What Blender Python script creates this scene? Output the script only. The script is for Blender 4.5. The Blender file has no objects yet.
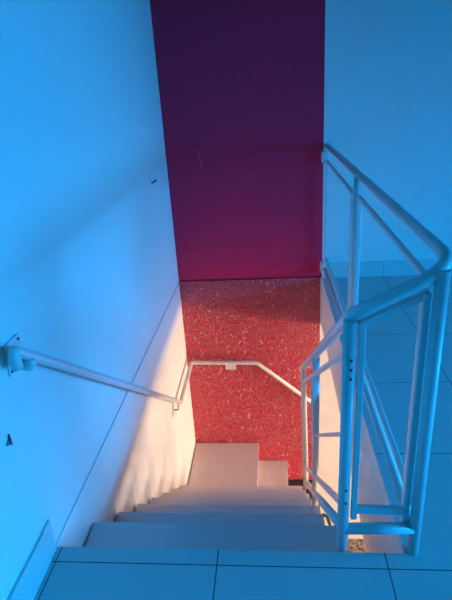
import bpy, bmesh, math, random
from mathutils import Vector, Matrix

S = bpy.context.scene
COL = S.collection

# ------------------------------------------------------------------ camera
cam_d = bpy.data.cameras.new('camera')
cam = bpy.data.objects.new('camera', cam_d)
COL.objects.link(cam)
cam_d.sensor_fit = 'VERTICAL'
cam_d.sensor_height = 36.0
cam_d.lens = 494.1 * 36.0 / 600.0
cam_d.clip_start = 0.02
right = Vector((0.9952, 0.0764, -0.0618)).normalized()
fwd = Vector((-0.0941, 0.9210, -0.3779))
fwd = (fwd - right * fwd.dot(right)).normalized()
up = right.cross(fwd)
cam.matrix_world = Matrix(((right.x, up.x, -fwd.x, 0), (right.y, up.y, -fwd.y, 0),
                           (right.z, up.z, -fwd.z, 1.5), (0, 0, 0, 1)))
S.camera = cam

# ------------------------------------------------------------------ world, lights, exposure
W = bpy.data.worlds.new('world')
S.world = W
W.use_nodes = True
W.node_tree.nodes['Background'].inputs[0].default_value = (0.05, 0.30, 0.75, 1)
W.node_tree.nodes['Background'].inputs[1].default_value = 0.3

def area(name, loc, direction, sx, sy, power, color, spread=180):
    d = bpy.data.lights.new(name, 'AREA')
    d.shape = 'RECTANGLE'; d.size = sx; d.size_y = sy
    d.energy = power; d.color = color; d.spread = math.radians(spread)
    o = bpy.data.objects.new(name, d); COL.objects.link(o)
    o.location = loc
    o.rotation_euler = Vector(direction).to_track_quat('-Z', 'Y').to_euler()
    return o

# blue daylight through the tinted window upstairs (right wall, behind the camera)
area('upstairs_daylight', (5.40, 0.8, 0.80), (-1, 0.12, -0.52), 3.0, 1.1, 302, (0.008, 0.365, 1.0), 100)
# warm daylight through the lower-floor window beneath the upper floor
for y_, p_ in ((3.45, 100), (2.25, 180), (1.25, 200)):                # one narrow strip per pane, split to shape the wall streaks
    area('downstairs_daylight', (7.90, y_, -2.0), (-1, (2.4 - y_) * 0.12, 0.20), 0.20, 0.72, p_ * 1.1, (1.0, 0.75, 0.56))
area('downstairs_fill', (7.85, 2.9, -1.35), (-1, -0.05, 0.04), 2.0, 1.5, 120, (1.0, 0.78, 0.66))  # broad fill, added to lift the warm tone of the stairwell

S.view_settings.view_transform = 'Standard'
S.view_settings.look = 'None'
S.view_settings.exposure = 0.0
S.view_settings.gamma = 1.0
S.view_settings.use_curve_mapping = False

# ------------------------------------------------------------------ materials
def mat(name, color, rough=0.5, spec=0.5, metallic=0.0):
    m = bpy.data.materials.new(name); m.use_nodes = True
    b = m.node_tree.nodes['Principled BSDF']
    b.inputs['Base Color'].default_value = (*color, 1)
    b.inputs['Roughness'].default_value = rough
    b.inputs['Specular IOR Level'].default_value = spec
    b.inputs['Metallic'].default_value = metallic
    return m

class NT:
    def __init__(s, m):
        s.t = m.node_tree; s.b = s.t.nodes['Principled BSDF']
    def n(s, kind, **kw):
        n = s.t.nodes.new(kind)
        for k, v in kw.items(): setattr(n, k, v)
        return n
    def l(s, a, b): s.t.links.new(a, b)
    def math(s, op, a, b=None, c=None):
        n = s.n('ShaderNodeMath', operation=op)
        for i, x in enumerate((a, b, c)):
            if x is None: continue
            if isinstance(x, (int, float)): n.inputs[i].default_value = x
            else: s.l(x, n.inputs[i])
        return n.outputs[0]
    def mix(s, fac, a, b):
        n = s.n('ShaderNodeMix', data_type='RGBA')
        s.l(fac, n.inputs[0])
        for i, x in ((6, a), (7, b)):
            if isinstance(x, tuple): n.inputs[i].default_value = (*x, 1)
            else: s.l(x, n.inputs[i])
        return n.outputs[2]
    def pos(s):
        return s.n('ShaderNodeNewGeometry').outputs['Position']
    def noise(s, vec, scale, detail=3, rough=0.5):
        n = s.n('ShaderNodeTexNoise')
        n.inputs['Scale'].default_value = scale; n.inputs['Detail'].default_value = detail
        n.inputs['Roughness'].default_value = rough
        s.l(vec, n.inputs['Vector']); return n.outputs['Fac']
    def bump(s, h, strength, dist):
        n = s.n('ShaderNodeBump')
        n.inputs['Strength'].default_value = strength; n.inputs['Distance'].default_value = dist
        s.l(h, n.inputs['Height']); s.l(n.outputs[0], s.b.inputs['Normal'])

def plaster(name, color, amount=0.03, spec=0.3):
    m = mat(name, color, 0.62, spec); t = NT(m); p = t.pos()
    n1 = t.noise(p, 2.2, 4); n2 = t.noise(p, 160, 2)
    t.l(t.mix(n1, tuple(c * (1 - amount) for c in color), tuple(min(1, c * (1 + amount)) for c in color)), t.b.inputs['Base Color'])
    t.bump(n2, 0.12, 0.004)
    return m

M_white = plaster('white_wall_paint', (0.80, 0.78, 0.75))
M_ceil = plaster('ceiling_paint', (0.30, 0.30, 0.30))
M_cream = plaster('cream_wall_paint', (0.86, 0.83, 0.79))
M_red = plaster('smooth_red_paint', (0.80, 0.028, 0.085), 0.05, 0.12)

t = NT(M_red); sp_ = t.n('ShaderNodeSeparateXYZ'); t.l(t.pos(), sp_.inputs[0])
cx_ = t.math('ADD', t.math('MULTIPLY', sp_.outputs[2], -0.13), -0.417)          # faint vertical scuff
du = t.math('ABSOLUTE', t.math('SUBTRACT', sp_.outputs[0], cx_))
dv = t.math('ABSOLUTE', t.math('SUBTRACT', sp_.outputs[2], 1.05))
mk = t.math('MULTIPLY', t.math('MULTIPLY', t.math('LESS_THAN', du, 0.006), t.math('LESS_THAN', dv, 0.085)), 0.14)
old = t.b.inputs['Base Color'].links[0].from_socket
t.l(t.mix(mk, old, (0.7, 0.45, 0.45)), t.b.inputs['Base Color'])

# red wall with raised worm-like swirls
M_redtex = mat('textured_red_paint', (0.55, 0.05, 0.07), 0.33, 0.5)
t = NT(M_redtex); p = t.pos()
w1 = t.n('ShaderNodeTexNoise'); w1.inputs['Scale'].default_value = 14.5; w1.inputs['Detail'].default_value = 0.6
t.l(p, w1.inputs['Vector'])
w2 = t.noise(p, 40, 2)
q = t.math('ADD', t.math('MULTIPLY', w1.outputs['Fac'], 10.5), t.math('MULTIPLY', w2, 0.35))
fr = t.math('FRACT', q)
d = t.math('ABSOLUTE', t.math('SUBTRACT', fr, 0.5))                    # 0 on the ridge
ridge = t.math('SUBTRACT', 1.0, t.math('MINIMUM', t.math('MULTIPLY', d, 5.0), 1.0))
brk = t.noise(p, 34, 1)
brk = t.math('MULTIPLY', t.math('MAXIMUM', t.math('SUBTRACT', brk, 0.32), 0.0), 5.0)
ridge = t.math('MULTIPLY', ridge, t.math('MINIMUM', brk, 1.0))
t.l(t.mix(ridge, (0.58, 0.032, 0.066), (0.86, 0.44, 0.40)), t.b.inputs['Base Color'])  # paler ridges: partly pattern, partly highlights put into the colour
t.bump(ridge, 0.9, 0.012)

def tiles(name, color, joint, sx, sy, ox, oy, rough=0.35, jw=0.0022):
    m = mat(name, color, rough, 0.35); t = NT(m); p = t.pos()
    sep = t.n('ShaderNodeSeparateXYZ'); t.l(p, sep.inputs[0])
    ds = []
    for out, s, o in ((sep.outputs[0], sx, ox), (sep.outputs[1], sy, oy)):
        u = t.math('FRACT', t.math('ADD', t.math('DIVIDE', t.math('SUBTRACT', out, o), s), 100.5))
        ds.append(t.math('MULTIPLY', t.math('ABSOLUTE', t.math('SUBTRACT', u, 0.5)), s))
    dm = t.math('MINIMUM', ds[0], ds[1])
    g = t.math('LESS_THAN', dm, jw)
    n1 = t.noise(p, 5, 5)
    base = t.mix(n1, tuple(c * 0.95 for c in color), tuple(c * 1.05 for c in color))
    t.l(t.mix(g, base, joint), t.b.inputs['Base Color'])
    t.bump(t.math('SUBTRACT', 1.0, g), 0.3, 0.002)
    return m

M_tile = tiles('porcelain_floor_tiles', (0.57, 0.55, 0.54), (0.10, 0.09, 0.09), 0.5825, 0.5825, -0.2195, 1.2285)
M_skirt = mat('skirting_tile', (0.66, 0.64, 0.62), 0.35)
M_step = mat('stair_tile', (0.68, 0.60, 0.58), 0.20, 0.5)
t = NT(M_step); n1 = t.noise(t.pos(), 6, 5)
t.l(t.mix(n1, (0.71, 0.61, 0.61), (0.77, 0.68, 0.68)), t.b.inputs['Base Color'])
M_riser = mat('polished_riser_tile', (0.68, 0.60, 0.58), 0.10, 1.0)
M_tube = mat('white_enamel', (0.80, 0.79, 0.78), 0.36, 0.5)
t = NT(M_tube); t.l(t.mix(t.noise(t.pos(), 14, 4), (0.65, 0.64, 0.63), (0.71, 0.70, 0.69)), t.b.inputs['Base Color'])
M_dark = mat('dark_screw_steel', (0.03, 0.03, 0.04), 0.5)
M_stone = mat('rough_concrete', (0.22, 0.17, 0.16), 0.9, 0.2)
t = NT(M_stone); p = t.pos(); n1 = t.noise(p, 28, 6, 0.65)
ramp = t.n('ShaderNodeValToRGB'); t.l(n1, ramp.inputs[0])
ramp.color_ramp.elements[0].position = 0.38; ramp.color_ramp.elements[0].color = (0.06, 0.045, 0.05, 1)
ramp.color_ramp.elements[1].position = 0.62; ramp.color_ramp.elements[1].color = (0.50, 0.40, 0.36, 1)
t.l(ramp.outputs[0], t.b.inputs['Base Color']); t.bump(n1, 1.0, 0.05)
M_shadestone = mat('unfinished_shaded_concrete', (0.06, 0.04, 0.05), 0.9, 0.2)  # rough concrete, its shade put into the dark colour
t = NT(M_shadestone); n1 = t.noise(t.pos(), 24, 5)
t.l(t.mix(n1, (0.02, 0.014, 0.018), (0.10, 0.06, 0.07)), t.b.inputs['Base Color']); t.bump(n1, 0.8, 0.03)
M_yellow = mat('yellow_foam', (1.0, 0.42, 0.06), 0.6)
M_moth = mat('moth_brown', (0.10, 0.05, 0.06), 0.9, 0.1)
M_mothw = mat('moth_wing', (0.26, 0.13, 0.15), 0.9, 0.1)
t = NT(M_mothw); t.l(t.mix(t.noise(t.pos(), 150, 3), (0.15, 0.09, 0.12), (0.45, 0.28, 0.32)), t.b.inputs['Base Color'])
M_frame = mat('window_frame_aluminium', (0.55, 0.56, 0.58), 0.4, 0.5, 0.6)
M_pane = mat('blue_tinted_glass', (0.02, 0.25, 0.7), 0.1)
M_pane2 = mat('clear_window_glass', (0.75, 0.7, 0.62), 0.1)

# ------------------------------------------------------------------ mesh helpers (world coordinates)
class MB:
    def __init__(s): s.bm = bmesh.new()
    def box(s, x0, x1, y0, y1, z0, z1, bevel=0.0):
        r = bmesh.ops.create_cube(s.bm, size=1.0)
        vs = r['verts']
        for v in vs:
            v.co = Vector(((x0 + x1) / 2 + v.co.x * (x1 - x0), (y0 + y1) / 2 + v.co.y * (y1 - y0), (z0 + z1) / 2 + v.co.z * (z1 - z0)))
        if bevel:
            es = list({e for v in vs for e in v.link_edges})
            bmesh.ops.bevel(s.bm, geom=es, offset=bevel, segments=2, affect='EDGES', profile=0.6)
        return s
    def prism(s, pts, x0, x1):
        """polygon in (y, z) extruded along x"""
        a = [s.bm.verts.new((x0, y, z)) for y, z in pts]
        b = [s.bm.verts.new((x1, y, z)) for y, z in pts]
        n = len(pts)
        s.bm.faces.new(a); s.bm.faces.new(list(reversed(b)))
        for i in range(n):
            s.bm.faces.new((a[i], b[i], b[(i + 1) % n], a[(i + 1) % n]))
        bmesh.ops.recalc_face_normals(s.bm, faces=s.bm.faces[:])
        return s
    def sweep(s, path, prof, smooth=False, upv=(0, 0, 1)):
        """closed profile [(a,b)..] swept along a path, a across, b along up"""
        P = [Vector(p) for p in path]; rings = []
        U = Vector(upv)
        for i, p in enumerate(P):
            t = (P[min(i + 1, len(P) - 1)] - P[max(i - 1, 0)]).normalized()
            if i == 0:
                if abs(t.dot(U)) > 0.95: U = Vector((0, 1, 0))
                u = (U - t * U.dot(t)).normalized()
            else:
                u = (u - t * u.dot(t)).normalized()
            a = t.cross(u)
            k = 1.0
            rings.append([s.bm.verts.new(p + a * x * k + u * y * k) for x, y in prof])
        n = len(prof)
        for r0, r1 in zip(rings, rings[1:]):
            for i in range(n):
                f = s.bm.faces.new((r0[i], r0[(i + 1) % n], r1[(i + 1) % n], r1[i])); f.smooth = smooth
        s.bm.faces.new(list(reversed(rings[0]))); s.bm.faces.new(rings[-1])
        bmesh.ops.recalc_face_normals(s.bm, faces=s.bm.faces[:])
        return s
    def tube(s, path, r, n=20):
        return s.sweep(path, [(r * math.cos(2 * math.pi * i / n), r * math.sin(2 * math.pi * i / n)) for i in range(n)], True)
    def bar(s, p0, p1, w, h, upv=(0, 0, 1)):
        """flat bar: w across, h along up, corners eased"""
        e = min(w, h) * 0.18
        pr = [(-w/2+e, -h/2), (w/2-e, -h/2), (w/2, -h/2+e), (w/2, h/2-e), (w/2-e, h/2), (-w/2+e, h/2), (-w/2, h/2-e), (-w/2, -h/2+e)]
        return s.sweep([p0, p1], pr, False, upv)
    def build(s, name, m, parent=None):
        me = bpy.data.meshes.new(name)
        if parent is not None:
            bmesh.ops.translate(s.bm, verts=s.bm.verts[:], vec=-parent_origin(parent))
        s.bm.to_mesh(me); s.bm.free()
        me.materials.append(m)
        o = bpy.data.objects.new(name, me); COL.objects.link(o)
        if parent is not None: o.parent = parent
        return o

def parent_origin(o):
    v = Vector((0, 0, 0))
    while o is not None:
        v += o.location; o = o.parent
    return v

def fillet(pts, r, n=8):
    """round the inner corners of a polyline"""
    P = [Vector(p) for p in pts]; out = [P[0]]
    for i in range(1, len(P) - 1):
        a = (P[i-1] - P[i]); b = (P[i+1] - P[i])
        rr = r[i-1] if isinstance(r, (list, tuple)) else r
        k = min(rr, a.length * 0.48, b.length * 0.48)
        p0 = P[i] + a.normalized() * k; p1 = P[i] + b.normalized() * k
        for j in range(n + 1):
            t_ = j / n
            out.append(p0 * (1 - t_) ** 2 + P[i] * 2 * t_ * (1 - t_) + p1 * t_ ** 2)
    out.append(P[-1]); return out

def struct(o, label=None):
    o['kind'] = 'structure'
    if label: o['label'] = label
    return o
def thing(name, label, cat, loc, group=None):
    o = bpy.data.objects.new(name, None); COL.objects.link(o)
    o.location = loc; o['label'] = label; o['category'] = cat
    o.empty_display_size = 0.1
    if group: o['group'] = group
    return o

# ------------------------------------------------------------------ the setting
XL, XS, Y0, YF = -0.83, 0.432, 1.292, 4.10
XR, YB, ZC, ZL = 5.50, -3.20, 2.75, -3.07

# upper floor: L-shaped tiled slab round the stair opening, sloping soffit on the right
b = MB()
b.box(XL - 0.15, XR, YB, Y0, -0.12, 0.0)
b.build('floor', M_tile)
struct(bpy.data.objects['floor'], 'tiled upper floor in front of the stair opening')
f2 = MB().box(XS, XR, Y0, YF, -0.012, 0.0).build('floor_right', M_tile)
struct(f2, 'tiled upper floor to the right of the stair opening')
fascia = MB().prism([(Y0, -0.012), (Y0, -0.60), (1.9, -0.655), (3.0, -0.515), (YF, -0.455), (YF, -0.012)], XS, XR).build('trim_1', M_cream)
struct(fascia, 'white plastered edge of the upper floor beside the stairs')

# left wall: upper part above the shadow gap, lower part beside the stairs
wl = MB().box(XL - 0.15, XL, YB, YF + 0.15, 0.012, ZC)
wl.box(XL - 0.15, XL - 0.009, YB, YF + 0.15, -0.010, 0.012)
struct(wl.build('wall_left', M_white))
struct(MB().box(XL - 0.15, XL - 0.003, 0.9, YF + 0.15, ZL, -0.010).build('wall_left_lower', M_cream))
# far wall: smooth red above floor level, textured red below, white to the right
wf = MB().box(XL, XS, YF, YF + 0.15, 0.024, ZC)
wf.box(XL, XS, YF + 0.035, YF + 0.15, 0.0, 0.024)
struct(wf.build('wall_far', M_red))
struct(MB().box(XL - 0.003, XS - 0.012, YF + 0.012, YF + 0.15, ZL, 0.0).build('wall_far_lower', M_redtex))
struct(MB().box(XS, XR, YF + 0.002, YF + 0.15, 0.0, ZC).build('wall_far_right', M_white))
struct(MB().box(XS - 0.012, 8.2, YF + 0.012, YF + 0.15, ZL, 0.0).build('wall_far_lower_right', M_cream))
# right wall with the upstairs window opening, rear wall, ceiling
wx = XR
wr = MB()
wr.box(wx, wx + 0.15, YB, YF + 0.15, 0.0, 0.20); wr.box(wx, wx + 0.15, YB, YF + 0.15, 1.40, ZC)
wr.box(wx, wx + 0.15, YB, -0.8, 0.20, 1.40); wr.box(wx, wx + 0.15, 2.4, YF + 0.15, 0.20, 1.40)
struct(wr.build('wall_right', M_white))
struct(MB().box(XL - 0.15, XR + 0.15, YB - 0.15, YB, -0.12, ZC).build('wall_rear', M_white))
struct(MB().box(XL - 0.15, XR + 0.15, YB - 0.15, YF + 0.15, ZC, ZC + 0.12).build('ceiling', M_ceil))
w = MB()
w.box(wx + 0.03, wx + 0.08, -0.8, 2.4, 0.20, 0.25); w.box(wx + 0.03, wx + 0.08, -0.8, 2.4, 1.35, 1.40)
for yy in (-0.8, 0.25, 1.30, 2.35): w.box(wx + 0.03, wx + 0.08, yy, yy + 0.05, 0.20, 1.40)
w = struct(w.build('window_1', M_frame))
MB().box(wx + 0.05, wx + 0.06, -0.75, 2.35, 0.25, 1.35).build('pane', M_pane, w)
# lower floor
struct(MB().box(XL - 0.15, 8.2, 0.9, YF + 0.15, ZL - 0.12, ZL).build('floor_lower', M_stone))
lw = MB()
lw.box(8.05, 8.2, 0.9, YF, ZL, -2.55); lw.box(8.05, 8.2, 0.9, YF, -0.58, -0.5)
lw.box(8.05, 8.2, 0.9, 0.95, -2.55, -0.58); lw.box(8.05, 8.2, 3.95, YF, -2.55, -0.58)
struct(lw.build('wall_lower_right', M_cream))
struct(MB().box(XR, 8.2, 0.75, YF + 0.15, -0.5, -0.012).build('ceiling_lower', M_cream))
w = MB()
w.box(8.1, 8.14, 0.95, 3.95, -2.55, -2.50); w.box(8.1, 8.14, 0.95, 3.95, -0.63, -0.58)
for yy in (0.95, 1.94, 2.93, 3.91): w.box(8.1, 8.14, yy, yy + 0.04, -2.55, -0.58)
w = struct(w.build('window_2', M_frame))
MB().box(8.115, 8.125, 0.99, 3.91, -2.50, -0.63).build('pane', M_pane2, w)
struct(MB().box(XL - 0.15, 8.2, 0.75, 0.9, ZL, -0.12).build('wall_lower_rear', M_cream))
# skirting tiles
bl = MB(); bl.box(XL, XL + 0.010, 1.234, 1.288, 0.0, 0.138, 0.002); yy = 1.232
while yy > YB:
    bl.box(XL, XL + 0.012, max(yy - 0.581, YB), yy, 0.0, 0.135, 0.002); yy -= 0.583
struct(bl.build('baseboard_left', M_skirt))
bf = MB(); xx = 0.949 - 0.583
while xx < XR:
    bf.box(max(xx, XS + 0.045), min(xx + 0.581, XR), YF - 0.010, YF + 0.002, 0.0, 0.135, 0.002); xx += 0.583
struct(bf.build('baseboard_far', M_skirt))

# ------------------------------------------------------------------ staircase
RISE, GO, NOSE = 0.2213, 0.2763, 0.0488
st = thing('staircase', 'pinkish beige tiled stairs going down between the white wall and the railing', 'staircase', (-0.30, Y0, 0))
XT = 0.226                                   # right end of the concrete core
XTS = [0, 0.245, 0.221, 0.228, 0.222, 0.215, 0.210, 0.205]   # right end of each tiled tread
def ynose(k): return 1.2926 + NOSE + k * GO
for k in range(1, 8):
    z = -k * RISE
    back = ynose(k - 1) - 0.025
    m = MB()
    m.box(XL + 0.006, XTS[k], back if k > 1 else Y0, ynose(k), z - 0.026, z, 0.003)     # tread slab with nosing
    sp = m.build('step', M_step, st)
    MB().box(XL + 0.006, XTS[k] - 0.008, ynose(k) - 0.030, ynose(k) - 0.006, z - RISE + 0.001, z - 0.0265).build('riser', M_riser, sp)
zl = -8 * RISE
m = MB()
m.box(XL + 0.006, -0.1844, ynose(7) - 0.018, YF + 0.008, zl - 0.026, zl, 0.003)
m.box(XL + 0.006, -0.200, ynose(7), YF + 0.008, zl - RISE, zl - 0.026)
m.build('landing', M_step, st)
m = MB()
m.box(-0.20, 0.0995, ynose(7) - 0.018, YF + 0.008, zl - RISE - 0.026, zl - RISE, 0.003)
m.box(-0.20, 0.085, ynose(7) - 0.018, YF + 0.008, zl - 2 * RISE, zl - RISE - 0.026)
m.build('step', M_step, st)
m = MB()
m.box(0.086, 0.40, ynose(7) - 0.018, YF + 0.008, zl - 2.35 * RISE, zl - 2.12 * RISE, 0.004)
rb = m.build('rough_step', M_shadestone, st); rb['label'] = 'unfinished concrete step with shade in its colour'
# rough concrete core under the tiles (stepped), slightly wider than the tiles
core = []
for k in range(1, 8):
    core += [(max(Y0 + 0.004, ynose(k - 1) - 0.05), -k * RISE - 0.028), (ynose(k) - 0.05, -k * RISE - 0.028)]
core += [(ynose(7) - 0.05, -8 * RISE - 0.03), (ynose(7) - 0.05, -8 * RISE - 0.16), (Y0 + 0.3, -0.75), (Y0 + 0.004, -0.75)]
c = MB().prism(core, XL + 0.02, XT + 0.012).build('concrete_core', M_stone, st)
c['label'] = 'rough bare concrete edge beneath the tiles'
m = MB().tube(fillet([(0.216, 1.885, -0.436), (0.236, 1.87, -0.434), (0.252, 1.79, -0.450), (0.256, 1.72, -0.480)], 0.03), 0.008, 10)
c = m.build('foam_bead', M_yellow, st); c['label'] = 'yellow foam strip at the tile edge'

# ------------------------------------------------------------------ railing
rl = thing('guard_railing', 'white tubular metal railing round the stair opening and down the steps', 'railing', (0.452, 1.30, 0))
R = 0.0195
XN, YN = 0.221, 1.318                        # newel
XP, YP = 0.455, 1.302                        # corner post
XG = 0.452                                   # long side over the floor edge
ZT = 1.065
def zr(y): return 0.888 - 0.676 * (y - YN)   # sloping top rail
END = Vector((0.197, 3.02, zr(3.02)))
def xr(y): return XN + (END.x - XN) * (y - YN) / (END.y - YN)
def xb(y): return XN - 0.004 * (y - YN) / (END.y - YN)
def zb1(y): return 0.115 - 0.78 * (y - 1.417)
def zb2(y): return 0.022 - 0.80 * (y - 1.40)

path = [(XG + 0.008, YF - 0.004, 1.105), (XG + 0.042, YP - 0.002, ZT - 0.016), (XN + 0.004, YN, 0.903), (END.x, END.y, END.z), (END.x + 0.018, END.y, -1.326)]
MB().tube(fillet(path, [0.115, 0.05, 0.05], 10), R + 0.0005, 24).build('top_rail', M_tube, rl)

def post(x, y, z0, z1, r=R):
    return MB().tube([(x, y, z0), (x, y, z1)], r, 24).build('post', M_tube, rl)
p_new = post(XN, YN, -RISE, 0.884)
p_cor = post(XP + 0.005, YP, 0.0, 1.035)
p_mid = post(XG + 0.006, 2.67, 0.0, 1.075)
p_stm = post(XN + 0.003, 2.36, -4 * RISE, zr(2.36) - 0.01, 0.019)
# screw heads on the newel, facing the viewer
for z in (0.763, 0.731, 0.700, 0.272, 0.216):
    MB().tube([(XN + 0.004, YN - R + 0.001, z), (XN + 0.004, YN - R - 0.0025, z)], 0.0042, 10).build('screw', M_dark, p_new)

ST = 0.021                                   # thickness of the inner frame bars
# front panel: newel to corner post
xs0, xs1 = 0.256, 0.428
MB().bar((xs0, YN, 0.135), (xs0, YN, 0.874), ST, ST, (0, 1, 0)).build('stile', M_tube, rl)
MB().bar((xs1, YN + 0.008, 0.110), (xs1, YN + 0.008, 0.965), ST, 0.036, (0, 1, 0)).build('stile', M_tube, rl)
MB().bar((xs0 - 0.010, YN, 0.868), (xs1 + 0.01, YN + 0.006, 0.962), ST, ST).build('upper_bar', M_tube, rl)
MB().bar((xs0, YN, 0.174), (xs1, YN - 0.004, 0.172), ST, 0.030).build('lower_bar', M_tube, rl)
MB().tube([(XN, YN, 0.083), (XP, YP, 0.108)], 0.0195, 16).build('bottom_rail', M_tube, rl)

# long side: corner post to mid post to the far wall
for y0, y1 in ((YP + 0.060, 2.67 - 0.095), (2.67 + 0.095, YF - 0.085)):
    for yy in (y0, y1):
        if yy > 4.0: continue
        MB().bar((XG + 0.003, yy, 0.20), (XG + 0.003, yy, 0.980), 0.027, 0.030, (0, 1, 0)).build('stile', M_tube, rl)
    MB().bar((XG + 0.004, y0 - 0.01, 0.972), (XG + 0.004, y1 + 0.01, 0.990), ST, ST).build('upper_bar', M_tube, rl)
    MB().bar((XG, y0 - 0.01, 0.205), (XG, y1 + 0.01, 0.205), ST, ST).build('lower_bar', M_tube, rl)
MB().tube([(XG, YP, 0.105), (XG, YF - 0.07, 0.105)], 0.0185, 16).build('bottom_rail', M_tube, rl)
MB().bar((XG - 0.006, YF - 0.075, 0.04), (XG - 0.006, YF - 0.075, 1.075), ST, 0.026, (0, 1, 0)).build('stile', M_tube, rl)
for z in (0.985, 0.075):
    k = MB().box(0.412, 0.452, YF - 0.085, YF - 0.001, z, z + 0.080, 0.004).build('wall_bracket', M_tube, rl)

# sloping section down the stairs
y0, y1 = YN + 0.04, END.y - 0.055
MB().bar((xr(y0), y0, zr(y0) - 0.105), (xr(y1), y1, zr(y1) - 0.115), ST, ST).build('upper_bar', M_tube, rl)
MB().bar((XN, y0, zb1(y0)), (xb(y1), y1, zb1(y1)), ST, 0.024).build('lower_bar', M_tube, rl)
MB().tube([(XN, YN, zb2(YN)), (xb(END.y), END.y, zb2(END.y))], 0.019, 16).build('bottom_rail', M_tube, rl)
MB().bar((XN, YN + 0.02, 0.470), (XN, 2.35, 0.39 - 0.77 * (2.35 - 1.43)), 0.016, 0.016).build('middle_bar', M_tube, rl)
for yy in (2.36 - 0.05, 2.36 + 0.05, END.y - 0.05):
    x_ = xr(yy)
    MB().bar((xb(yy), yy, zb1(yy)), (x_, yy, zr(yy) - 0.105), ST * 0.8, 0.024, (0, 1, 0)).build('stile', M_tube, rl)

# ------------------------------------------------------------------ wall handrail
hr = thing('wall_handrail', 'white round handrail bracketed along the left wall and the textured red wall', 'handrail', (XL, 1.33, 0.785))
XH = XL + 0.045
path = [(XH - 0.003, 1.272, 0.772), (XH, 1.264, 0.838), (XH, 3.43, -0.815), (XH + 0.005, YF - 0.058, -0.788), (-0.165, YF - 0.058, -0.800), (0.36, YF - 0.058, -1.255)]
MB().tube(fillet(path, [0.05, 0.03, 0.02, 0.02], 8), 0.018, 20).build('rail', M_tube, hr)
pl = MB().box(XL + 0.0005, XL + 0.006, 1.283, 1.385, 0.733, 0.837, 0.001).build('wall_plate', M_tube, hr)
for y, z in ((1.372, 0.822), (1.296, 0.746)):
    MB().tube([(XL + 0.005, y, z), (XL + 0.009, y, z)], 0.005, 10).build('screw', M_dark, pl)
MB().tube(fillet([(XL + 0.004, 1.345, 0.725 + 0.02), (XH, 1.345, 0.735), (XH, 1.345, 0.765)], 0.012), 0.0165, 16).build('bracket', M_tube, hr)
pl2 = MB().box(XL - 0.003, XL + 0.004, 3.29, 3.36, -0.865, -0.785, 0.001).build('wall_plate', M_tube, hr)
MB().tube(fillet([(XL + 0.002, 3.33, -0.82), (XH, 3.33, -0.82), (XH, 3.33, -0.76)], 0.015), 0.009, 12).build('bracket', M_tube, hr)
MB().box(-0.468, -0.366, YF + 0.004, YF + 0.012, -0.905, -0.815, 0.002).build('wall_plate', M_tube, hr)
MB().tube(fillet([(-0.42, YF + 0.006, -0.845), (-0.42, YF - 0.058, -0.845), (-0.42, YF - 0.058, -0.80)], 0.015), 0.010, 12).build('bracket', M_tube, hr)

# ------------------------------------------------------------------ small marks on the left wall
mo = thing('moth', 'tiny dark brown moth resting on the left wall below the handrail end', 'moth', (XL, 1.197, 0.56))
m = MB()
for s in (-1, 1):
    pts = [(0.004, 0.014), (s * 0.007 + 0.002, 0.004), (s * 0.017 - 0.004, -0.012 - s * 0.010), (s * 0.012 - 0.004, -0.018 - s * 0.008), (s * 0.002 - 0.002, -0.014)]
    a = [m.bm.verts.new((XL + 0.0015, 1.197 + y, 0.558 + z)) for y, z in pts]
    c_ = [m.bm.verts.new((XL + 0.0045 - abs(y) * 0.12, 1.197 + y, 0.558 + z)) for y, z in pts]
    m.bm.faces.new(a); m.bm.faces.new(list(reversed(c_)))
    for i in range(5): m.bm.faces.new((a[i], c_[i], c_[(i + 1) % 5], a[(i + 1) % 5]))
bmesh.ops.recalc_face_normals(m.bm, faces=m.bm.faces[:])
m.build('wings', M_mothw, mo)
MB().tube([(XL + 0.003, 1.194, 0.545), (XL + 0.0045, 1.198, 0.563), (XL + 0.003, 1.201, 0.577)], 0.0028, 8).build('body', M_moth, mo)

na = thing('nail', 'small dark nail sticking out of the left wall near the smooth red wall', 'nail', (XL, 3.50, 0.985))
MB().tube([(XL - 0.004, 3.49, 0.972), (XL + 0.030, 3.505, 0.990)], 0.005, 10).build('shank', M_dark, na)
MB().tube([(XL + 0.030, 3.505, 0.990), (XL + 0.034, 3.507, 0.992)], 0.009, 12).build('head', M_dark, na)
